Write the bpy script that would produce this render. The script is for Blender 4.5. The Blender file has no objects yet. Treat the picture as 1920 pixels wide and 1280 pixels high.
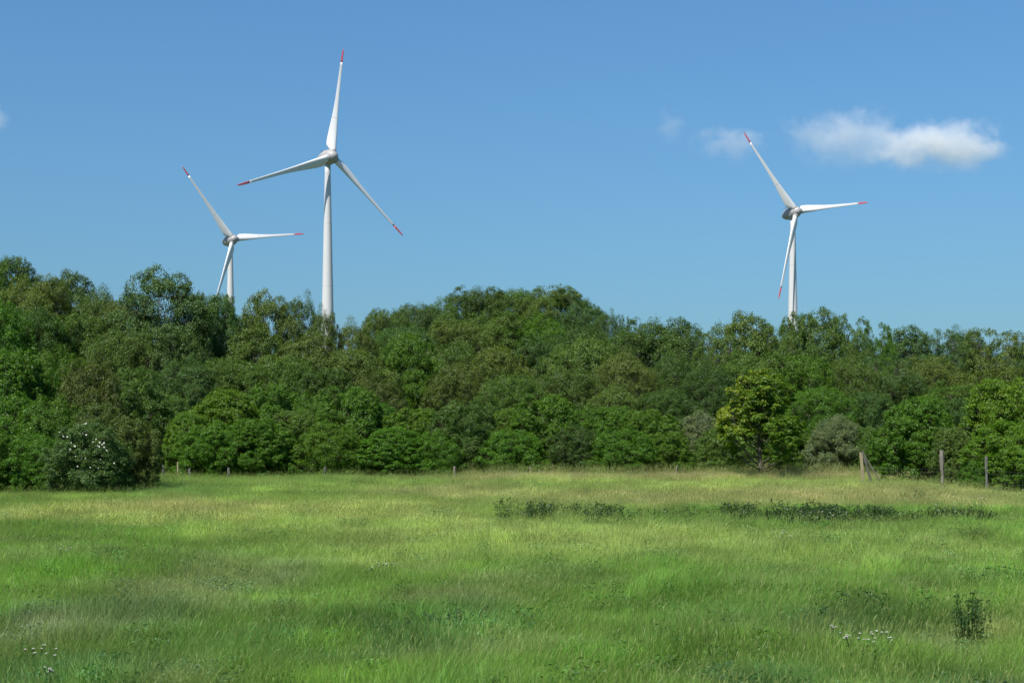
import bpy, math, random
import numpy as np
from mathutils import Vector, Matrix

# ------------------------------------------------------------------ camera, sky, sun, exposure
S = bpy.context.scene
COL = S.collection
F = 2667.0            # focal length in photo pixels (50 mm on a 36 mm wide frame)
CAMZ = 3.4            # eye height above the meadow
HOR = 785.0           # photo row of the horizon

cam_d = bpy.data.cameras.new('camera')
cam = bpy.data.objects.new('camera', cam_d)
COL.objects.link(cam)
cam_d.lens = 50.0
cam_d.sensor_width = 36.0
cam_d.sensor_fit = 'HORIZONTAL'
cam_d.shift_y = (HOR - 640.0) / 1920.0
cam_d.clip_start = 0.5
cam_d.clip_end = 30000.0
cam.location = (0, 0, CAMZ)
cam.rotation_euler = (math.radians(90), 0, 0)
cam_d.dof.use_dof = True
cam_d.dof.focus_distance = 110.0
cam_d.dof.aperture_fstop = 5.6
S.camera = cam

SUN_EL = math.radians(55)
SUN_AZ = math.radians(214)     # clockwise from +Y: behind the camera, to its left
world = bpy.data.worlds.new("World")
S.world = world
world.use_nodes = True
wn = world.node_tree
wn.nodes.clear()
w_out = wn.nodes.new('ShaderNodeOutputWorld')
w_bg = wn.nodes.new('ShaderNodeBackground')
w_sky = wn.nodes.new('ShaderNodeTexSky')
w_sky.sky_type = 'NISHITA'
w_sky.sun_disc = False
w_sky.sun_elevation = SUN_EL
w_sky.sun_rotation = SUN_AZ
w_sky.altitude = 0
w_sky.air_density = 1.0
w_sky.dust_density = 1.0
w_sky.ozone_density = 8.0
w_bg.inputs['Strength'].default_value = 0.072
# a gentler fall-off towards the zenith and the deep blue of this clear June day, the same all round
w_tc = wn.nodes.new('ShaderNodeTexCoord')
w_ma = wn.nodes.new('ShaderNodeVectorMath'); w_ma.operation = 'MULTIPLY_ADD'
w_ma.inputs[1].default_value = (1, 1, .60); w_ma.inputs[2].default_value = (0, 0, .02)
w_no = wn.nodes.new('ShaderNodeVectorMath'); w_no.operation = 'NORMALIZE'
w_mu = wn.nodes.new('ShaderNodeVectorMath'); w_mu.operation = 'MULTIPLY'
w_mu.inputs[1].default_value = (.73, 1.03, 1.16)
wn.links.new(w_tc.outputs['Generated'], w_ma.inputs[0]); wn.links.new(w_ma.outputs[0], w_no.inputs[0])
wn.links.new(w_no.outputs[0], w_sky.inputs['Vector'])
wn.links.new(w_sky.outputs[0], w_mu.inputs[0])
wn.links.new(w_mu.outputs[0], w_bg.inputs['Color'])
wn.links.new(w_bg.outputs[0], w_out.inputs['Surface'])

sd = bpy.data.lights.new('sun', 'SUN')
sun = bpy.data.objects.new('sun', sd)
COL.objects.link(sun)
sd.energy = 5.0
sd.angle = math.radians(0.53)
sd.color = (1.0, 0.95, 0.87)
sdir = Vector((math.sin(SUN_AZ) * math.cos(SUN_EL), math.cos(SUN_AZ) * math.cos(SUN_EL), math.sin(SUN_EL)))
sun.rotation_euler = sdir.to_track_quat('Z', 'Y').to_euler()
sun.location = (0, 0, 60)

S.view_settings.view_transform = 'Standard'
S.view_settings.look = 'None'
S.view_settings.gamma = 1.0
S.view_settings.use_curve_mapping = False
S.view_settings.exposure = 0.45
S.render.engine = 'CYCLES'
S.cycles.max_bounces = 8
S.cycles.diffuse_bounces = 3
S.cycles.glossy_bounces = 2
S.cycles.transmission_bounces = 4
S.cycles.volume_bounces = 3
S.cycles.transparent_max_bounces = 8

# ------------------------------------------------------------------ helpers
def at(px, row, D):
    """world point seen at photo pixel (px,row) at depth D metres"""
    return Vector(((px - 960.0) / F * D, D, CAMZ + (HOR - row) / F * D))

def smooth(a, b, x):
    t = np.clip((x - a) / (b - a), 0, 1)
    return t * t * (3 - 2 * t)

def ground_h(x, y):
    x = np.asarray(x, float); y = np.asarray(y, float)
    h = 0.06 * np.sin(x * .21 + 1.3) * np.sin(y * .17) + 0.03 * np.sin(x * .61 + y * .43)
    h = h + 9.0 * np.exp(-((x - 1) / 19) ** 2 - ((y - 172) / 36) ** 2) * smooth(95, 130, y)
    h = h + 8.0 * np.exp(-((x + 60) / 30) ** 2 - ((y - 122) / 38) ** 2) * smooth(70, 95, y)
    h = h - 2.0 * smooth(400, 700, y)
    return h

def vnoise(x, y, scale, seed):
    """smooth value noise 0..1"""
    r = np.random.default_rng(seed)
    G = r.random((64, 64))
    u = np.asarray(x) / scale + 500.3; v = np.asarray(y) / scale + 311.7
    i = np.floor(u).astype(int); j = np.floor(v).astype(int)
    fu = u - i; fv = v - j
    fu = fu * fu * (3 - 2 * fu); fv = fv * fv * (3 - 2 * fv)
    g = lambda a, b: G[a % 64, b % 64]
    return (g(i, j) * (1 - fu) + g(i + 1, j) * fu) * (1 - fv) + (g(i, j + 1) * (1 - fu) + g(i + 1, j + 1) * fu) * fv

def mesh_np(name, V, Q, mat, face_attr=None, smooth_shade=False, mats=None, mat_idx=None):
    """V (n,3) array, Q list/array of faces (arrays of quads or tris, same width) or list of arrays"""
    me = bpy.data.meshes.new(name)
    V = np.asarray(V, np.float32)
    if isinstance(Q, np.ndarray): Q = [Q]
    Q = [np.asarray(q, np.int32) for q in Q if len(q)]
    nf = sum(len(q) for q in Q)
    tot = np.concatenate([np.full(len(q), q.shape[1], np.int32) for q in Q])
    start = np.concatenate([[0], np.cumsum(tot)[:-1]]).astype(np.int32)
    loops = np.concatenate([q.ravel() for q in Q]).astype(np.int32)
    me.vertices.add(len(V)); me.vertices.foreach_set('co', V.ravel())
    me.loops.add(len(loops)); me.loops.foreach_set('vertex_index', loops)
    me.polygons.add(nf); me.polygons.foreach_set('loop_start', start)
    if face_attr:
        for k, a in face_attr.items():
            at_ = me.attributes.new(k, 'FLOAT', 'FACE')
            at_.data.foreach_set('value', np.asarray(a, np.float32))
    if mats:
        for m in mats: me.materials.append(m)
        if mat_idx is not None: me.polygons.foreach_set('material_index', np.asarray(mat_idx, np.int32))
    elif mat: me.materials.append(mat)
    me.polygons.foreach_set('use_smooth', np.full(nf, smooth_shade))
    me.update(calc_edges=True)
    return me

def link(name, me, parent=None, **kw):
    o = bpy.data.objects.new(name, me)
    COL.objects.link(o)
    if parent: o.parent = parent
    for k, v in kw.items(): o[k] = v
    return o

def empty(name, loc, rz=0.0, **kw):
    o = bpy.data.objects.new(name, None)
    COL.objects.link(o)
    o.location = loc; o.rotation_euler = (0, 0, rz)
    o.empty_display_size = 0.3
    for k, v in kw.items(): o[k] = v
    return o

def tube(pts, rads, sides=6, cap=True):
    """tapered tube through pts -> V, quads, tris"""
    pts = np.asarray(pts, float); n = len(pts)
    V = []; Q = []; T = []
    up = np.array([0, 0, 1.0])
    for i in range(n):
        d = pts[min(i + 1, n - 1)] - pts[max(i - 1, 0)]
        d /= (np.linalg.norm(d) + 1e-9)
        a = np.cross(d, up)
        if np.linalg.norm(a) < 1e-2: a = np.cross(d, [1.0, 0, 0])
        a /= np.linalg.norm(a); b = np.cross(d, a)
        for k in range(sides):
            t = 2 * math.pi * k / sides
            V.append(pts[i] + rads[i] * (math.cos(t) * a + math.sin(t) * b))
    for i in range(n - 1):
        for k in range(sides):
            k2 = (k + 1) % sides
            Q.append((i * sides + k, i * sides + k2, (i + 1) * sides + k2, (i + 1) * sides + k))
    if cap:
        V.append(pts[-1]); c = len(V) - 1
        for k in range(sides): T.append((c, (n - 1) * sides + k, (n - 1) * sides + (k + 1) % sides))
        V.append(pts[0]); c = len(V) - 1
        for k in range(sides): T.append((c, (k + 1) % sides, k))
    return np.array(V), np.array(Q, int).reshape(-1, 4), np.array(T, int).reshape(-1, 3)

class Acc:
    def __init__(s): s.V = []; s.Q = []; s.T = []; s.n = 0
    def add(s, V, Q=None, T=None):
        s.V.append(np.asarray(V))
        if Q is not None and len(Q): s.Q.append(np.asarray(Q) + s.n)
        if T is not None and len(T): s.T.append(np.asarray(T) + s.n)
        s.n += len(V)
    def mesh(s, name, mat, smooth_shade=False):
        V = np.concatenate(s.V); f = []
        if s.Q: f.append(np.concatenate(s.Q))
        if s.T: f.append(np.concatenate(s.T))
        return mesh_np(name, V, f, mat, smooth_shade=smooth_shade)

# ------------------------------------------------------------------ materials
def newmat(name):
    m = bpy.data.materials.new(name); m.use_nodes = True
    nt = m.node_tree; nt.nodes.clear()
    out = nt.nodes.new('ShaderNodeOutputMaterial')
    return m, nt, out

def math_node(nt, op, a, b=None, c=None, clamp=False):
    n = nt.nodes.new('ShaderNodeMath'); n.operation = op; n.use_clamp = clamp
    for i, v in enumerate((a, b, c)):
        if v is None: continue
        if isinstance(v, (int, float)): n.inputs[i].default_value = v
        else: nt.links.new(v, n.inputs[i])
    return n.outputs[0]

def mixcol(nt, fac, a, b, mode='MIX'):
    n = nt.nodes.new('ShaderNodeMix'); n.data_type = 'RGBA'; n.blend_type = mode
    for s, v in ((n.inputs[0], fac), (n.inputs[6], a), (n.inputs[7], b)):
        if isinstance(v, (int, float)): s.default_value = v
        elif isinstance(v, tuple): s.default_value = (v[0], v[1], v[2], 1)
        else: nt.links.new(v, s)
    return n.outputs[2]

def noise(nt, scale, detail=3, rough=.55, coord=None, dist=0):
    n = nt.nodes.new('ShaderNodeTexNoise')
    n.inputs['Scale'].default_value = scale; n.inputs['Detail'].default_value = detail
    n.inputs['Roughness'].default_value = rough; n.inputs['Distortion'].default_value = dist
    if coord is not None: nt.links.new(coord, n.inputs['Vector'])
    return n.outputs['Fac']

def leaf_shader(nt, out, colsock, trans=0.35, gloss=0.05, rough=.4):
    d = nt.nodes.new('ShaderNodeBsdfDiffuse'); t = nt.nodes.new('ShaderNodeBsdfTranslucent')
    g = nt.nodes.new('ShaderNodeBsdfGlossy'); g.inputs['Roughness'].default_value = rough
    g.inputs['Color'].default_value = (.9, .95, 1, 1)
    tc = mixcol(nt, 1.0, colsock, (1.15, 1.25, .55), 'MULTIPLY')
    nt.links.new(colsock, d.inputs['Color']); nt.links.new(tc, t.inputs['Color'])
    m1 = nt.nodes.new('ShaderNodeMixShader'); m1.inputs[0].default_value = trans
    nt.links.new(d.outputs[0], m1.inputs[1]); nt.links.new(t.outputs[0], m1.inputs[2])
    m2 = nt.nodes.new('ShaderNodeMixShader'); m2.inputs[0].default_value = gloss
    nt.links.new(m1.outputs[0], m2.inputs[1]); nt.links.new(g.outputs[0], m2.inputs[2])
    nt.links.new(m2.outputs[0], out.inputs['Surface'])

def leaf_mat(name, gain=.98, trans=.32, gloss=.018):
    m, nt, out = newmat(name)
    oi = nt.nodes.new('ShaderNodeObjectInfo')
    a = nt.nodes.new('ShaderNodeAttribute'); a.attribute_name = 'lv'
    b = nt.nodes.new('ShaderNodeAttribute'); b.attribute_name = 'cv'
    f1 = math_node(nt, 'MULTIPLY_ADD', a.outputs['Fac'], .75, .62)
    f = math_node(nt, 'MULTIPLY', f1, gain)
    sc = nt.nodes.new('ShaderNodeVectorMath'); sc.operation = 'SCALE'
    nt.links.new(oi.outputs['Color'], sc.inputs[0]); nt.links.new(f, sc.inputs['Scale'])
    # clump-to-clump hue: fresh yellow shoots against older blue-green leaves
    tint = mixcol(nt, b.outputs['Fac'], (.80, .90, 1.02), (1.18, 1.10, .90))
    c = mixcol(nt, 1.0, sc.outputs[0], tint, 'MULTIPLY')
    leaf_shader(nt, out, c, trans, gloss)
    return m

M_LEAF = leaf_mat('foliage')
M_WILLOW = leaf_mat('willow_foliage', .95, .2, .03)

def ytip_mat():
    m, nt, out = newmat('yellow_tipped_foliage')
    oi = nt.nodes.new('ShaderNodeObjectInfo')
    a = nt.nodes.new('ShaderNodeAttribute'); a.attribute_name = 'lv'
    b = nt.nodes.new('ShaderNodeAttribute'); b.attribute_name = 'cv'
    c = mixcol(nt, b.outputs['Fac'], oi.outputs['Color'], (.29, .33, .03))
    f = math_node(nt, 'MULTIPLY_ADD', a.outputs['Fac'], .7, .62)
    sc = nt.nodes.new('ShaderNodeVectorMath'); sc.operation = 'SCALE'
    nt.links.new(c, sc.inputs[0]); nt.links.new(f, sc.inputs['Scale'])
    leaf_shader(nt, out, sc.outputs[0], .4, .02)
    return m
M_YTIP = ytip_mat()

def bark_mat(name, c1, c2, scale=6):
    m, nt, out = newmat(name)
    tc = nt.nodes.new('ShaderNodeTexCoord')
    mp = nt.nodes.new('ShaderNodeMapping'); mp.inputs['Scale'].default_value = (1, 1, .18)
    nt.links.new(tc.outputs['Object'], mp.inputs['Vector'])
    n1 = noise(nt, scale * 4, 5, .65, mp.outputs[0]); n2 = noise(nt, scale * .5, 3, .5, tc.outputs['Object'])
    f = math_node(nt, 'MULTIPLY_ADD', n1, 1.8, -.45, clamp=True)
    c = mixcol(nt, f, c1, c2)
    c = mixcol(nt, math_node(nt, 'MULTIPLY', n2, .5), c, tuple(x * 1.3 for x in c1))
    p = nt.nodes.new('ShaderNodeBsdfPrincipled'); p.inputs['Roughness'].default_value = .9
    nt.links.new(c, p.inputs['Base Color'])
    bmp = nt.nodes.new('ShaderNodeBump'); bmp.inputs['Strength'].default_value = .6; bmp.inputs['Distance'].default_value = .02
    nt.links.new(n1, bmp.inputs['Height']); nt.links.new(bmp.outputs[0], p.inputs['Normal'])
    nt.links.new(p.outputs[0], out.inputs['Surface'])
    return m
M_BARK = bark_mat('bark', (.07, .055, .04), (.13, .11, .085))
M_POST = bark_mat('weathered_wood', (.10, .088, .07), (.28, .255, .215), 10)
M_POST_PALE = bark_mat('pale_lichen_wood', (.20, .165, .09), (.36, .32, .20), 10)
M_POST_DARK = bark_mat('grey_old_wood', (.07, .07, .062), (.16, .16, .15), 10)

def paint_mat(name, col, rough=.4, dirt=.15, scale=.4):
    m, nt, out = newmat(name)
    tc = nt.nodes.new('ShaderNodeTexCoord')
    mp = nt.nodes.new('ShaderNodeMapping'); mp.inputs['Scale'].default_value = (1, 1, .25)
    nt.links.new(tc.outputs['Object'], mp.inputs['Vector'])
    n1 = noise(nt, scale, 5, .6, mp.outputs[0])
    f = math_node(nt, 'MULTIPLY_ADD', n1, 1.6, -.55, clamp=True)
    f = math_node(nt, 'MULTIPLY', f, dirt * 2)
    c = mixcol(nt, f, col, tuple(x * .72 for x in col))
    p = nt.nodes.new('ShaderNodeBsdfPrincipled'); p.inputs['Roughness'].default_value = rough
    nt.links.new(c, p.inputs['Base Color'])
    nt.links.new(p.outputs[0], out.inputs['Surface'])
    return m
M_WHITE = paint_mat('white_gelcoat', (.70, .70, .69), .45, .12)
M_TOWER = paint_mat('tower_paint', (.57, .565, .555), .5, .15, .25)
M_NAC = paint_mat('nacelle_paint', (.36, .345, .34), .45, .2)
M_RED = paint_mat('signal_red', (.62, .12, .15), .45, .05)
M_DARKMETAL = paint_mat('dark_metal', (.06, .06, .065), .5, .2)
M_SEAM = paint_mat('seam_grey', (.34, .34, .34), .6, .2)
M_WIRE = paint_mat('galvanised_wire', (.22, .22, .21), .5, .3, 8)
M_PETAL = paint_mat('white_petal', (.50, .49, .42), .7, .1, 20)

def grass_mat(name, gain=1.0):
    m, nt, out = newmat(name)
    a = nt.nodes.new('ShaderNodeAttribute'); a.attribute_type = 'INSTANCER'; a.attribute_name = 'tint'
    b = nt.nodes.new('ShaderNodeAttribute'); b.attribute_name = 'lv'
    h = nt.nodes.new('ShaderNodeAttribute'); h.attribute_name = 'cv'   # 0 green blade .. 1 dry seed head
    f = math_node(nt, 'MULTIPLY_ADD', b.outputs['Fac'], 1.1, .45)
    f = math_node(nt, 'MULTIPLY', f, gain)
    sc = nt.nodes.new('ShaderNodeVectorMath'); sc.operation = 'SCALE'
    nt.links.new(a.outputs['Color'], sc.inputs[0]); nt.links.new(f, sc.inputs['Scale'])
    c = mixcol(nt, h.outputs['Fac'], sc.outputs[0], (.27, .32, .10))
    leaf_shader(nt, out, c, .42, .015, .5)
    return m
M_GRASS = grass_mat('meadow_grass')

def ground_mat():
    m, nt, out = newmat('meadow_soil')
    g = nt.nodes.new('ShaderNodeNewGeometry')
    n1 = noise(nt, .35, 5, .6, g.outputs['Position']); n2 = noise(nt, 9, 4, .7, g.outputs['Position'])
    n3 = noise(nt, .02, 4, .6, g.outputs['Position'])
    c = mixcol(nt, n1, (.035, .06, .015), (.075, .10, .028))
    c = mixcol(nt, math_node(nt, 'MULTIPLY', n2, .6), c, (.05, .045, .022))
    c = mixcol(nt, math_node(nt, 'MULTIPLY', n3, .4), c, (.05, .09, .02))
    p = nt.nodes.new('ShaderNodeBsdfPrincipled'); p.inputs['Roughness'].default_value = .95
    nt.links.new(c, p.inputs['Base Color'])
    b = nt.nodes.new('ShaderNodeBump'); b.inputs['Strength'].default_value = .8; b.inputs['Distance'].default_value = .06
    nt.links.new(n2, b.inputs['Height']); nt.links.new(b.outputs[0], p.inputs['Normal'])
    nt.links.new(p.outputs[0], out.inputs['Surface'])
    return m
M_GROUND = ground_mat()

# ------------------------------------------------------------------ ground
def build_ground():
    xs = np.concatenate([[-9000, -5000, -2500, -1200, -600, -300, -180], np.arange(-120, 121, 3.0), [180, 300, 600, 1200, 2500, 5000, 9000]])
    ys = np.concatenate([[-3000, -800, -200, -60, -20], np.arange(0, 260, 3.0), [300, 380, 460, 560, 680, 820, 1100, 1800, 3500, 7000, 14000]])
    X, Y = np.meshgrid(xs, ys)
    Z = ground_h(X, Y)
    V = np.stack([X, Y, Z], -1).reshape(-1, 3)
    ny, nx = X.shape
    i = np.arange(ny - 1)[:, None] * nx + np.arange(nx - 1)[None]
    Q = np.stack([i, i + 1, i + nx + 1, i + nx], -1).reshape(-1, 4)
    link('ground', mesh_np('ground', V, Q, M_GROUND, smooth_shade=True), kind='structure')
build_ground()

# ------------------------------------------------------------------ clouds (real volumes, far behind everything)
def cloud_mat(name, density, nscale, seed, thresh=.42, asym=0.0, albedo=(.93, .93, .97)):
    m, nt, out = newmat(name)
    tc = nt.nodes.new('ShaderNodeTexCoord')
    # object coordinates are -1..1 over the domain
    mp = nt.nodes.new('ShaderNodeMapping'); mp.inputs['Location'].default_value = (seed * 3.1, seed * 1.7, seed)
    nt.links.new(tc.outputs['Object'], mp.inputs['Vector'])
    mp.inputs['Scale'].default_value = (nscale[0], nscale[1], nscale[2])
    n1 = noise(nt, 1.0, 6, .62, mp.outputs[0], .3)
    n2 = noise(nt, .45, 2, .5, mp.outputs[0])
    sep = nt.nodes.new('ShaderNodeSeparateXYZ'); nt.links.new(tc.outputs['Object'], sep.inputs[0])
    ln = nt.nodes.new('ShaderNodeVectorMath'); ln.operation = 'LENGTH'
    nt.links.new(tc.outputs['Object'], ln.inputs[0])
    fall = math_node(nt, 'MULTIPLY_ADD', ln.outputs['Value'], -.62, .62)          # 0.62 in the middle, 0 at the rim
    # flat base: less cloud low down
    low = math_node(nt, 'MULTIPLY_ADD', sep.outputs['Z'], .9, .95, clamp=True)
    s = math_node(nt, 'MULTIPLY_ADD', n1, 1.0, fall)
    s = math_node(nt, 'MULTIPLY_ADD', n2, .5, s)
    s = math_node(nt, 'MULTIPLY_ADD', sep.outputs['X'], asym, s)
    s = math_node(nt, 'SUBTRACT', s, .55 + thresh)
    s = math_node(nt, 'MULTIPLY', s, 3.6, clamp=True)
    rim = math_node(nt, 'MULTIPLY_ADD', ln.outputs['Value'], -3.5, 3.5, clamp=True)
    s = math_node(nt, 'MULTIPLY', s, low)
    s = math_node(nt, 'MULTIPLY', s, rim)
    dn = math_node(nt, 'MULTIPLY', s, density)
    v = nt.nodes.new('ShaderNodeVolumeScatter')
    v.inputs['Color'].default_value = albedo + (1,)
    v.inputs['Anisotropy'].default_value = 0.0
    nt.links.new(dn, v.inputs['Density'])
    nt.links.new(v.outputs[0], out.inputs['Volume'])
    m.cycles.volume_step_rate = .35
    return m

def cloud(px0, px1, r0, r1, D, depth, label, **kw):
    a = at(px0, r1, D); b = at(px1, r0, D)
    V = []
    # icosphere-like ellipsoid shell, radius 1 in object space
    nu, nv = 24, 12
    V.append((0, 0, -1))
    for j in range(1, nv):
        t = math.pi * j / nv - math.pi / 2
        for i in range(nu):
            p = 2 * math.pi * i / nu
            V.append((math.cos(t) * math.cos(p), math.cos(t) * math.sin(p), math.sin(t)))
    V.append((0, 0, 1))
    Q = []; T = []
    for j in range(nv - 2):
        for i in range(nu):
            Q.append((1 + j * nu + i, 1 + j * nu + (i + 1) % nu, 1 + (j + 1) * nu + (i + 1) % nu, 1 + (j + 1) * nu + i))
    for i in range(nu):
        T.append((0, 1 + (i + 1) % nu, 1 + i)); k = 1 + (nv - 2) * nu
        T.append((len(V) - 1, k + i, k + (i + 1) % nu))
    me = mesh_np('cloud', V, [np.array(Q), np.array(T)], cloud_mat('cloud_vapour', **kw))
    o = link('cloud', me, label=label, category='cloud', group='small clouds in the blue sky')
    o.location = (a + b) / 2
    o.scale = ((b.x - a.x) / 2, depth / 2, (b.z - a.z) / 2)
    return o
cloud(1575, 1935, 206, 346, 2600, 120, 'bright white puffy cloud at the right edge of the sky', density=.024, nscale=(4.2, 1.6, 1.9), seed=2, thresh=.34, asym=.06)
cloud(1430, 1760, 186, 334, 2640, 110, 'thin greyish cloud trailing left from the bright puffy cloud', density=.011, nscale=(3.8, 1.4, 1.9), seed=5, thresh=.35)
cloud(1280, 1470, 216, 322, 2600, 70, 'small faint cloud behind the upper blade tip of the right turbine', density=.010, nscale=(3.0, 1.2, 2.2), seed=9, thresh=.36)
cloud(1205, 1305, 186, 292, 2600, 50, 'faintest wisp of cloud, left of all the clouds beside the right turbine', density=.006, nscale=(2.6, 1.2, 3.0), seed=13, thresh=.40)
cloud(-60, 28, 184, 266, 2600, 50, 'faint scrap of cloud cut by the left edge of the photo', density=.014, nscale=(2, 1.2, 1.6), seed=17, thresh=.36)

# ------------------------------------------------------------------ wind turbines
def ring_loft(sections, n, close_end=True):
    V = np.concatenate(sections); Q = []; T = []
    m = len(sections)
    for j in range(m - 1):
        for i in range(n):
            Q.append((j * n + i, j * n + (i + 1) % n, (j + 1) * n + (i + 1) % n, (j + 1) * n + i))
    if close_end:
        V = np.concatenate([V, [sections[-1].mean(0)], [sections[0].mean(0)]])
        for i in range(n):
            T.append((m * n, (m - 1) * n + i, (m - 1) * n + (i + 1) % n))
            T.append((m * n + 1, (i + 1) % n, i))
    return V, np.array(Q), np.array(T).reshape(-1, 3)

R_ROT = 41.0
def blade_sections(r0, r1, n_sec, grow=0.0):
    """blade along +Z, front (upwind) towards -Y, leading edge +X (clockwise seen from the front)"""
    secs = []
    n = 20
    for r in np.linspace(r0, r1, n_sec):
        t = r / R_ROT
        # chord and thickness along the span: round neck, sudden broad root, long slender tip
        chord = np.interp(t, [.03, .055, .075, .10, .18, .30, .40, .52, .70, .88, .96, .99, 1.0], [2.0, 2.0, 3.2, 3.7, 3.4, 2.65, 2.0, 1.5, 1.15, .9, .72, .45, .06])
        thick = np.interp(t, [.03, .055, .075, .12, .25, .45, .7, 1.0], [2.1, 2.1, 1.85, 1.5, .85, .45, .24, .04])
        tw = -math.radians(np.interp(t, [.03, .1, .25, .5, .8, 1.0], [24, 22, 16, 9, 5, 3]))
        round_ = np.interp(t, [.03, .055, .1], [1, 1, 0])
        pts = []
        for k in range(n):
            a = 2 * math.pi * k / n
            # circle
            cx = math.cos(a) * chord / 2; cy = math.sin(a) * thick / 2
            # airfoil: x from leading (+) to trailing (-)
            u = (1 - math.cos(a)) / 2          # 0 at leading edge .. 1 trailing
            yt = thick * 1.35 * (math.sqrt(max(u, 0)) * 1.0 - u) * 1.48
            ax = chord * (.28 - u)
            ay = (1 if math.sin(a) >= 0 else -1) * yt
            cx0 = cx
            x = ax * (1 - round_) + cx0 * round_
            y = ay * (1 - round_) + cy * round_
            pts.append((x * math.cos(tw) - y * math.sin(tw), x * math.sin(tw) + y * math.cos(tw)))
        bend = -0.8 * max(0, t - .2) ** 2       # pre-bend upwind
        sweep = 0.0
        secs.append(np.array([(x + sweep, y + bend, r) for x, y in pts]) * np.array([1 + grow, 1 + grow, 1]))
    return secs, n

def make_blade_meshes():
    a, n = blade_sections(1.6, R_ROT * .872, 30)
    V, Q, T = ring_loft(a, n)
    blade = mesh_np('blade', V, [Q, T], M_WHITE, smooth_shade=True)
    b, n = blade_sections(R_ROT * .8723, R_ROT, 9, .004)
    V, Q, T = ring_loft(b, n)
    tip = mesh_np('blade_tip', V, [Q, T], M_RED, smooth_shade=True)
    c, n = blade_sections(R_ROT * .352, R_ROT * .355, 2, .02)
    V, Q, T = ring_loft(c, n)
    seam = mesh_np('joint_seam', V, [Q, T], M_SEAM, smooth_shade=True)
    return blade, tip, seam
BLADE, TIP, SEAM = make_blade_meshes()

def revolve_y(profile, n=32, mat=None, name='part'):
    """profile list of (y, r) revolved around Y"""
    secs = []
    for y, r in profile:
        secs.append(np.array([(r * math.cos(2 * math.pi * k / n), y, r * math.sin(2 * math.pi * k / n)) for k in range(n)]))
    V, Q, T = ring_loft(secs, n)
    return mesh_np(name, V, [Q[:, ::-1], T[:, ::-1]], mat, smooth_shade=True)

def make_turbine_meshes():
    # egg-shaped nacelle: tail at +Y, front at -Y
    nac = revolve_y([(4.9, .05), (4.7, .6), (4.2, 1.15), (3.2, 1.75), (1.8, 2.25), (.2, 2.6), (-1.2, 2.75), (-2.3, 2.72), (-2.42, 2.6)], 32, M_NAC, 'nacelle')
    hub = revolve_y([(-2.50, 2.5), (-2.6, 2.62), (-3.4, 2.5), (-4.4, 2.2), (-5.3, 1.7), (-5.9, 1.1), (-6.2, .5), (-6.27, .05)], 32, M_NAC, 'hub')
    neck = revolve_y([(2.9, 1.20), (2.0, 1.22), (1.4, 1.3)], 24, M_NAC, 'root')
    # blade socket: short cylinder along Z
    secs = [np.array([(r * math.cos(2 * math.pi * k / 24), r * math.sin(2 * math.pi * k / 24), z) for k in range(24)]) for z, r in ((1.0, 1.32), (2.35, 1.24), (2.5, 1.12))]
    V, Q, T = ring_loft(secs, 24)
    sock = mesh_np('blade_socket', V, [Q, T], M_NAC, smooth_shade=True)
    # wind sensor mast on the tail
    acc = Acc()
    for dx in (-.35, .35):
        acc.add(*tube([(dx, 2.6, 1.9), (dx, 2.6, 3.3)], [.05, .04], 6))
        acc.add(*tube([(dx - .25, 2.6, 3.3), (dx + .25, 2.6, 3.3)], [.05, .05], 6))
    acc.add(*tube([(-.35, 2.6, 2.75), (.35, 2.6, 2.75)], [.04, .04], 6))
    sensor = acc.mesh('wind_sensor', M_DARKMETAL)
    acc = Acc(); acc.add(*tube([(0, 1.0, 2.3), (0, 1.0, 2.85), (0, 1.0, 3.0)], [.22, .22, .1], 10))
    lamp = acc.mesh('beacon', M_RED)
    bpy.data.meshes.remove(neck)
    return nac, hub, sock, sensor, lamp
NAC, HUB, SOCK, SENSOR, LAMP = make_turbine_meshes()

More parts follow.
